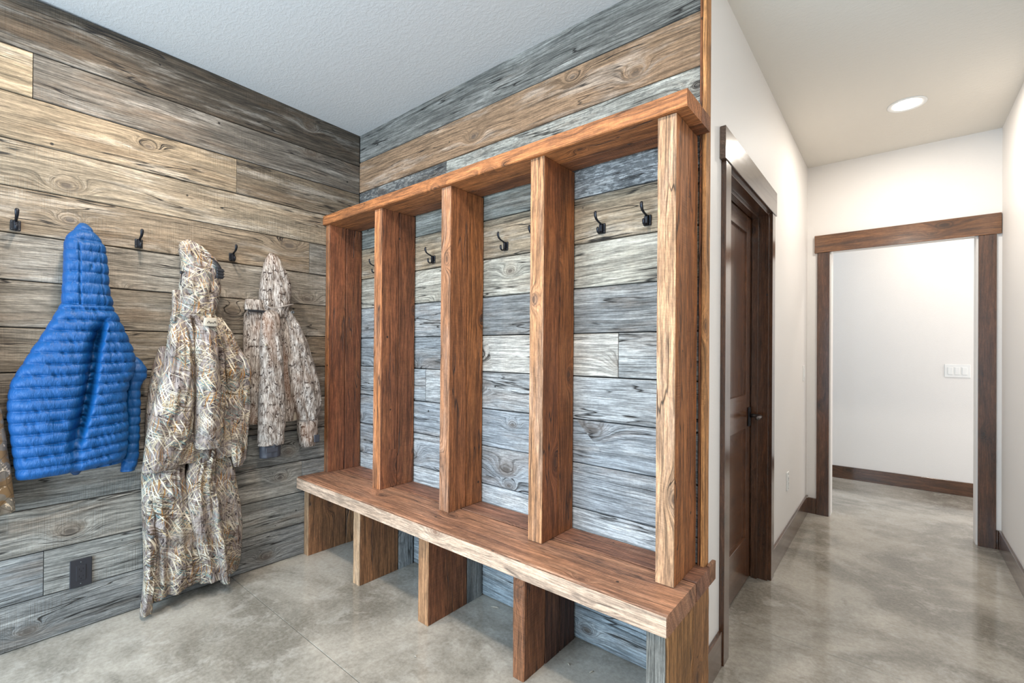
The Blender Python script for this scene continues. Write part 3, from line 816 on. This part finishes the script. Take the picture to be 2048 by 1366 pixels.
# --- long camouflage coat
cj = empty('hunting_coat', (.06, -.97, .64))
tag(cj, 'long hooded marsh grass camouflage coat hanging above matching bib overalls', 'coat')
def folds(a, fy, fz, seed, small=.0055):
    def f(Y, Z, c, s, yc, hw):
        u = (Y-yc)/hw
        return a*fbm(u*fy, Z*fz, seed, 3)+small*fbm(Y*34, Z*24+Y*9, seed+9, 3)
    return f
garment('hood', [(1.814, -1.012, -.985, .055), (1.797, -1.037, -.951, .095), (1.768, -1.048, -.925, .118), (1.709, -1.038, -.885, .145), (1.646, -1.038, -.868, .155), (1.571, -1.046, -.868, .158), (1.496, -1.054, -.880, .158), (1.434, -1.060, -.885, .155), (1.38, -1.055, -.885, .13)],
        M['grass'], cj, n=120, dz=.005, disp=folds(.014, 2.6, 7., 11.), p=.8, open_hem=False, seed=1.)
garment('torso', [(1.475, -1.060, -.895, .10), (1.418, -1.078, -.875, .135), (1.346, -1.083, -.835, .15), (1.279, -1.090, -.805, .155), (1.197, -1.104, -.790, .160), (1.084, -1.125, -.780, .160), (.971, -1.145, -.778, .160), (.846, -1.160, -.778, .160), (.770, -1.165, -.785, .155), (.700, -1.170, -.790, .150)],
        M['grass'], cj, n=140, dz=.006, disp=folds(.030, 5., 2.2, 12.), seed=1.)
garment('front_panel', [(1.378, -1.088, -1.005, .150), (1.277, -1.100, -1.002, .185), (1.199, -1.114, -.999, .205), (1.092, -1.136, -.993, .215), (.986, -1.158, -.990, .220), (.868, -1.176, -.992, .220), (.785, -1.186, -1.010, .215), (.720, -1.191, -1.035, .205), (.690, -1.193, -1.055, .190)],
        M['grass'], cj, n=100, dz=.005, disp=folds(.020, 2.4, 3.5, 13.), seed=2., xb=.05, tilt=.10)
garment('sleeve', [(1.425, -.995, -.925, .165), (1.40, -1.001, -.914, .190), (1.359, -1.005, -.908, .215), (1.256, -1.005, -.902, .235), (1.161, -1.004, -.899, .245), (1.030, -1.001, -.893, .250), (.904, -1.001, -.884, .250), (.840, -1.001, -.880, .248), (.812, -.998, -.882, .238)],
        M['grass'], cj, n=90, dz=.005, disp=folds(.007, 2.4, 6., 14.), seed=3., xb=.10)
def d_cuff(Y, Z, c, s, yc, hw): return .0022*np.sin(Z*1100)+.003*fbm(Y*90, Z*20, 3., 2)
garment('cuff', [(.818, -1.000, -.884, .238), (.806, -1.005, -.881, .247), (.773, -.999, -.888, .243)], M['grass'], cj, n=90, dz=.0016, disp=d_cuff, xb=.115, seed=3.)
garment('sleeve', [(1.424, -.892, -.866, .115), (1.349, -.886, -.825, .150), (1.281, -.876, -.795, .172), (1.225, -.867, -.768, .185), (1.170, -.860, -.738, .188), (1.140, -.856, -.730, .186), (1.053, -.848, -.742, .172), (.961, -.844, -.732, .165), (.886, -.840, -.742, .162), (.802, -.835, -.746, .162), (.680, -.818, -.748, .150), (.640, -.806, -.764, .135)],
        M['grass'], cj, n=90, dz=.005, disp=folds(.013, 2.6, 7., 15.), seed=4., xb=.115)
garment('sleeve', [(1.267, -1.115, -1.085, .070), (1.181, -1.140, -1.090, .085), (1.084, -1.155, -1.100, .09), (.963, -1.166, -1.109, .09), (.818, -1.168, -1.117, .08)],
        M['grass'], cj, n=60, dz=.006, disp=folds(.006, 2.4, 8., 16.), seed=5.)
# stand collar flap, strap and buckle, toggle cord
garment('collar_flap', [(1.548, -1.078, -1.028, .105), (1.50, -1.078, -1.03, .115), (1.44, -1.078, -1.04, .125), (1.40, -1.08, -1.05, .125)], M['grass'], cj, n=40, dz=.006, xb=.085, p=.4, disp=folds(.004, 3., 10., 17.), seed=6., open_hem=False)
sweep('strap', [(.142, -.925, 1.722), (.162, -.915, 1.706), (.172, -.908, 1.690), (.176, -.902, 1.676), (.176, -.900, 1.664)], [(.012, .002)]*5, M['webbing'], cj, 8, flat=(0, 1, -.25))
bk = box('buckle', M['webbing'], cj, (.170, .187), (-.915, -.883), (1.618, 1.668), .004)
for zz in (1.628, 1.643, 1.657):
    box('buckle_bar', M['webbing'], bk, (.184, .191), (-.917, -.881), (zz-.003, zz+.003), .0015)
cord('toggle_cord', [(.12, -1.035, 1.64), (.14, -1.052, 1.628), (.15, -1.056, 1.60), (.145, -1.058, 1.57)], .0022, M['webbing'], cj)
box('cord_lock', M['webbing'], cj, (.138, .150), (-1.060, -1.047), (1.625, 1.640), .003)
garment('name_patch', [(1.414, -.975, -.920, .2180), (1.395, -.978, -.916, .2205), (1.375, -.978, -.916, .2215)], M['khaki'], cj, n=24, dz=.004, xb=.200, open_hem=False, p=.5)
cord('stitched_script', [(.2225, -.966, 1.388), (.2230, -.958, 1.400), (.2232, -.953, 1.386), (.2232, -.946, 1.394), (.2232, -.940, 1.386), (.2232, -.933, 1.400), (.2230, -.927, 1.388)], .0013, M['webbing'], cj)

# --- bib overalls below
bo = empty('bib_overalls', (.06, -.98, .03))
tag(bo, 'marsh grass camouflage bib overalls with snap buttons, legs hanging almost to the floor', 'overalls')
garment('leg', [(.800, -1.172, -1.000, .120), (.653, -1.187, -1.024, .142), (.486, -1.184, -1.009, .148), (.338, -1.178, -.972, .150), (.223, -1.175, -.958, .150), (.122, -1.171, -.947, .148), (.080, -1.170, -.944, .140)],
        M['grass'], bo, n=120, dz=.006, disp=folds(.026, 3.4, 2.4, 21.), seed=7., tilt=.12)
garment('leg', [(.800, -.980, -.870, .150), (.606, -1.022, -.886, .172), (.496, -1.018, -.876, .176), (.377, -.998, -.866, .176), (.228, -.970, -.842, .172), (.110, -.956, -.816, .168), (.074, -.952, -.808, .158)],
        M['grass'], bo, n=110, dz=.006, disp=folds(.018, 2.6, 3.0, 22.), seed=8., xb=.04)
garment('side_panel', [(.762, -.890, -.824, .100), (.611, -.893, -.785, .118), (.491, -.892, -.764, .126), (.329, -.880, -.747, .128), (.171, -.868, -.744, .120), (.090, -.850, -.752, .110), (.070, -.84, -.775, .10)],
        M['grass'], bo, n=80, dz=.006, disp=folds(.012, 2.2, 3.0, 23.), seed=9.)
garment('zip_flap', [(.56, -1.170, -1.150, .120), (.44, -1.176, -1.142, .142), (.30, -1.180, -1.140, .168), (.15, -1.182, -1.146, .168), (.02, -1.192, -1.152, .150)], M['grass'], bo, n=48, dz=.006, xb=.08, disp=folds(.006, 2., 8., 24.), seed=10., p=.6)
garment('leg_pleat', [(.56, -.915, -.895, .150), (.44, -.915, -.885, .178), (.30, -.905, -.870, .200), (.15, -.880, -.845, .198), (.05, -.862, -.826, .176)], M['grass'], bo, n=40, dz=.006, xb=.10, disp=folds(.005, 2., 8., 25.), seed=11.)
for (yy, zz, xx) in ((-1.167, .545, .142), (-1.160, .385, .160), (-1.166, .20, .170), (-.840, .098, .178)):
    lathe('snap_button', [(.0085, 0), (.0085, .003), (.006, .005), (.0001, .0055)], (xx, yy, zz), M['snap'], bo, 20, 'x')

# --- short camouflage jacket
sj = empty('hunting_jacket', (.05, -.55, .66))
tag(sj, 'short brown bark camouflage jacket with hood hanging nearest the locker corner', 'jacket')
garment('hood', [(1.814, -.598, -.583, .045), (1.802, -.608, -.571, .065), (1.790, -.617, -.561, .080), (1.755, -.633, -.544, .100), (1.705, -.645, -.522, .112), (1.642, -.656, -.498, .118), (1.584, -.661, -.490, .118), (1.515, -.663, -.500, .118), (1.45, -.66, -.51, .11)],
        M['bark'], sj, n=110, dz=.005, disp=folds(.011, 3.0, 6., 31.), p=.8, open_hem=False, seed=2.)
garment('torso', [(1.500, -.700, -.510, .070), (1.455, -.738, -.475, .095), (1.301, -.744, -.445, .110), (1.157, -.740, -.440, .112), (1.011, -.736, -.440, .112), (.880, -.728, -.455, .108), (.845, -.720, -.460, .10)],
        M['bark'], sj, n=120, dz=.006, disp=folds(.012, 4., 2.4, 32.), seed=3.)
garment('lining', [(1.03, -.57, -.50, .085), (.92, -.575, -.455, .085), (.84, -.57, -.44, .08)], M['khaki'], sj, n=40, dz=.008, xb=.03, disp=folds(.008, 3., 6., 33.))
garment('sleeve', [(1.480, -.650, -.590, .115), (1.455, -.664, -.578, .140), (1.40, -.674, -.570, .158), (1.278, -.681, -.567, .176), (1.146, -.683, -.558, .186), (1.017, -.684, -.551, .190), (.866, -.685, -.552, .190), (.730, -.686, -.556, .180)],
        M['bark'], sj, n=90, dz=.005, disp=folds(.006, 2.6, 7., 34.), seed=4., xb=.075)
garment('cuff', [(.742, -.678, -.566, .168), (.662, -.676, -.573, .164)], M['rubber_cuff'], sj, n=60, dz=.006, xb=.09, disp=folds(.002, 2., 8., 35.))
box('cuff_tab', M['rubber_cuff'], sj, (.1655, .171), (-.662, -.598), (.694, .722), .002)
garment('sleeve', [(1.485, -.546, -.496, .095), (1.445, -.535, -.475, .115), (1.404, -.524, -.450, .128), (1.304, -.524, -.400, .145), (1.155, -.523, -.362, .155), (1.013, -.508, -.325, .160), (.950, -.484, -.318, .160), (.890, -.458, -.326, .152), (.842, -.442, -.340, .140)],
        M['bark'], sj, n=100, dz=.005, disp=folds(.012, 2.6, 7., 36.), seed=5., xb=.02)
garment('forearm', [(.880, -.446, -.340, .130), (.842, -.446, -.336, .136), (.775, -.445, -.333, .136), (.735, -.436, -.338, .130), (.680, -.424, -.345, .118)], M['bark'], sj, n=80, dz=.005, disp=folds(.006, 3., 12., 37.), seed=6., xb=.03)
box('cuff_strap', M['rubber_cuff'], sj, (.128, .136), (-.372, -.338), (.705, .750), .003)
garment('collar_flap', [(1.535, -.742, -.668, .095), (1.50, -.748, -.66, .105), (1.478, -.748, -.655, .108)], M['bark'], sj, n=48, dz=.005, xb=.075, p=.35, disp=folds(.003, 3., 9., 38.), open_hem=False, seed=7.)
box('collar_zip', M['webbing'], sj, (.104, .112), (-.738, -.640), (1.466, 1.478), .002)
cord('hood_cord', [(.13, -.655, 1.505), (.139, -.63, 1.490), (.137, -.60, 1.494), (.140, -.56, 1.508), (.134, -.52, 1.520), (.120, -.498, 1.525)], .0035, M['bark'], sj)
lathe('eyelet', [(.010, 0), (.010, .003), (.006, .004), (.004, .001), (.0001, .001)], (.128, -.505, 1.478), M['snap'], sj, 20, 'x')
lathe('snap_button', [(.007, 0), (.007, .003), (.0001, .0045)], (.172, -.671, 1.285), M['khaki'], sj, 16, 'x')

# --- jacket at the left edge of the picture
fj = empty('hunting_jacket', (.06, -1.76, .60))
tag(fj, 'tan and grey blotch camouflage jacket cut off at the left edge beside the blue one', 'jacket')
garment('torso', [(1.40, -1.86, -1.74, .10), (1.30, -1.93, -1.705, .13), (1.175, -1.97, -1.667, .145), (1.080, -1.98, -1.645, .155), (.985, -1.98, -1.630, .160), (.869, -1.98, -1.617, .165), (.773, -1.98, -1.606, .165), (.657, -1.98, -1.597, .160), (.606, -1.98, -1.594, .150)],
        M['blob'], fj, n=110, dz=.006, disp=folds(.010, 3., 2.5, 41.), seed=1.)
garment('hood', [(1.80, -1.82, -1.80, .05), (1.77, -1.85, -1.775, .10), (1.68, -1.88, -1.74, .13), (1.50, -1.88, -1.73, .13), (1.38, -1.87, -1.735, .11)], M['blob'], fj, n=70, dz=.008, disp=folds(.010, 3., 6., 42.), seed=1., open_hem=False)

# --- splinters of wood left on the floor under the bench
for (x, y, a, L, lab) in ((1.305, -.048, .3, .045, 'pale wood splinter under the bench between the third and fourth legs'), (1.807, -.167, -.6, .020, 'pale wood splinter on the floor just right of the fourth bench leg'), (1.90, -.146, 1.1, .022, 'pale wood splinter on the floor under the bench near its end leg'), (1.30, -.535, .1, .014, 'tiny pale splinter on the open floor in front of the bench')):
    c, sn = math.cos(a)*L/2, math.sin(a)*L/2
    o = sweep('wood_splinter', [(x-c, y-sn, .0026), (x-c*.3, y-sn*.3, .0036), (x+c*.4, y+sn*.4, .0046), (x+c, y+sn, .0026)], [.0006, .0026, .0024, .0006], M['khaki'], None, 6)
    tag(o, lab, 'splinter', 'wood splinters on the floor')
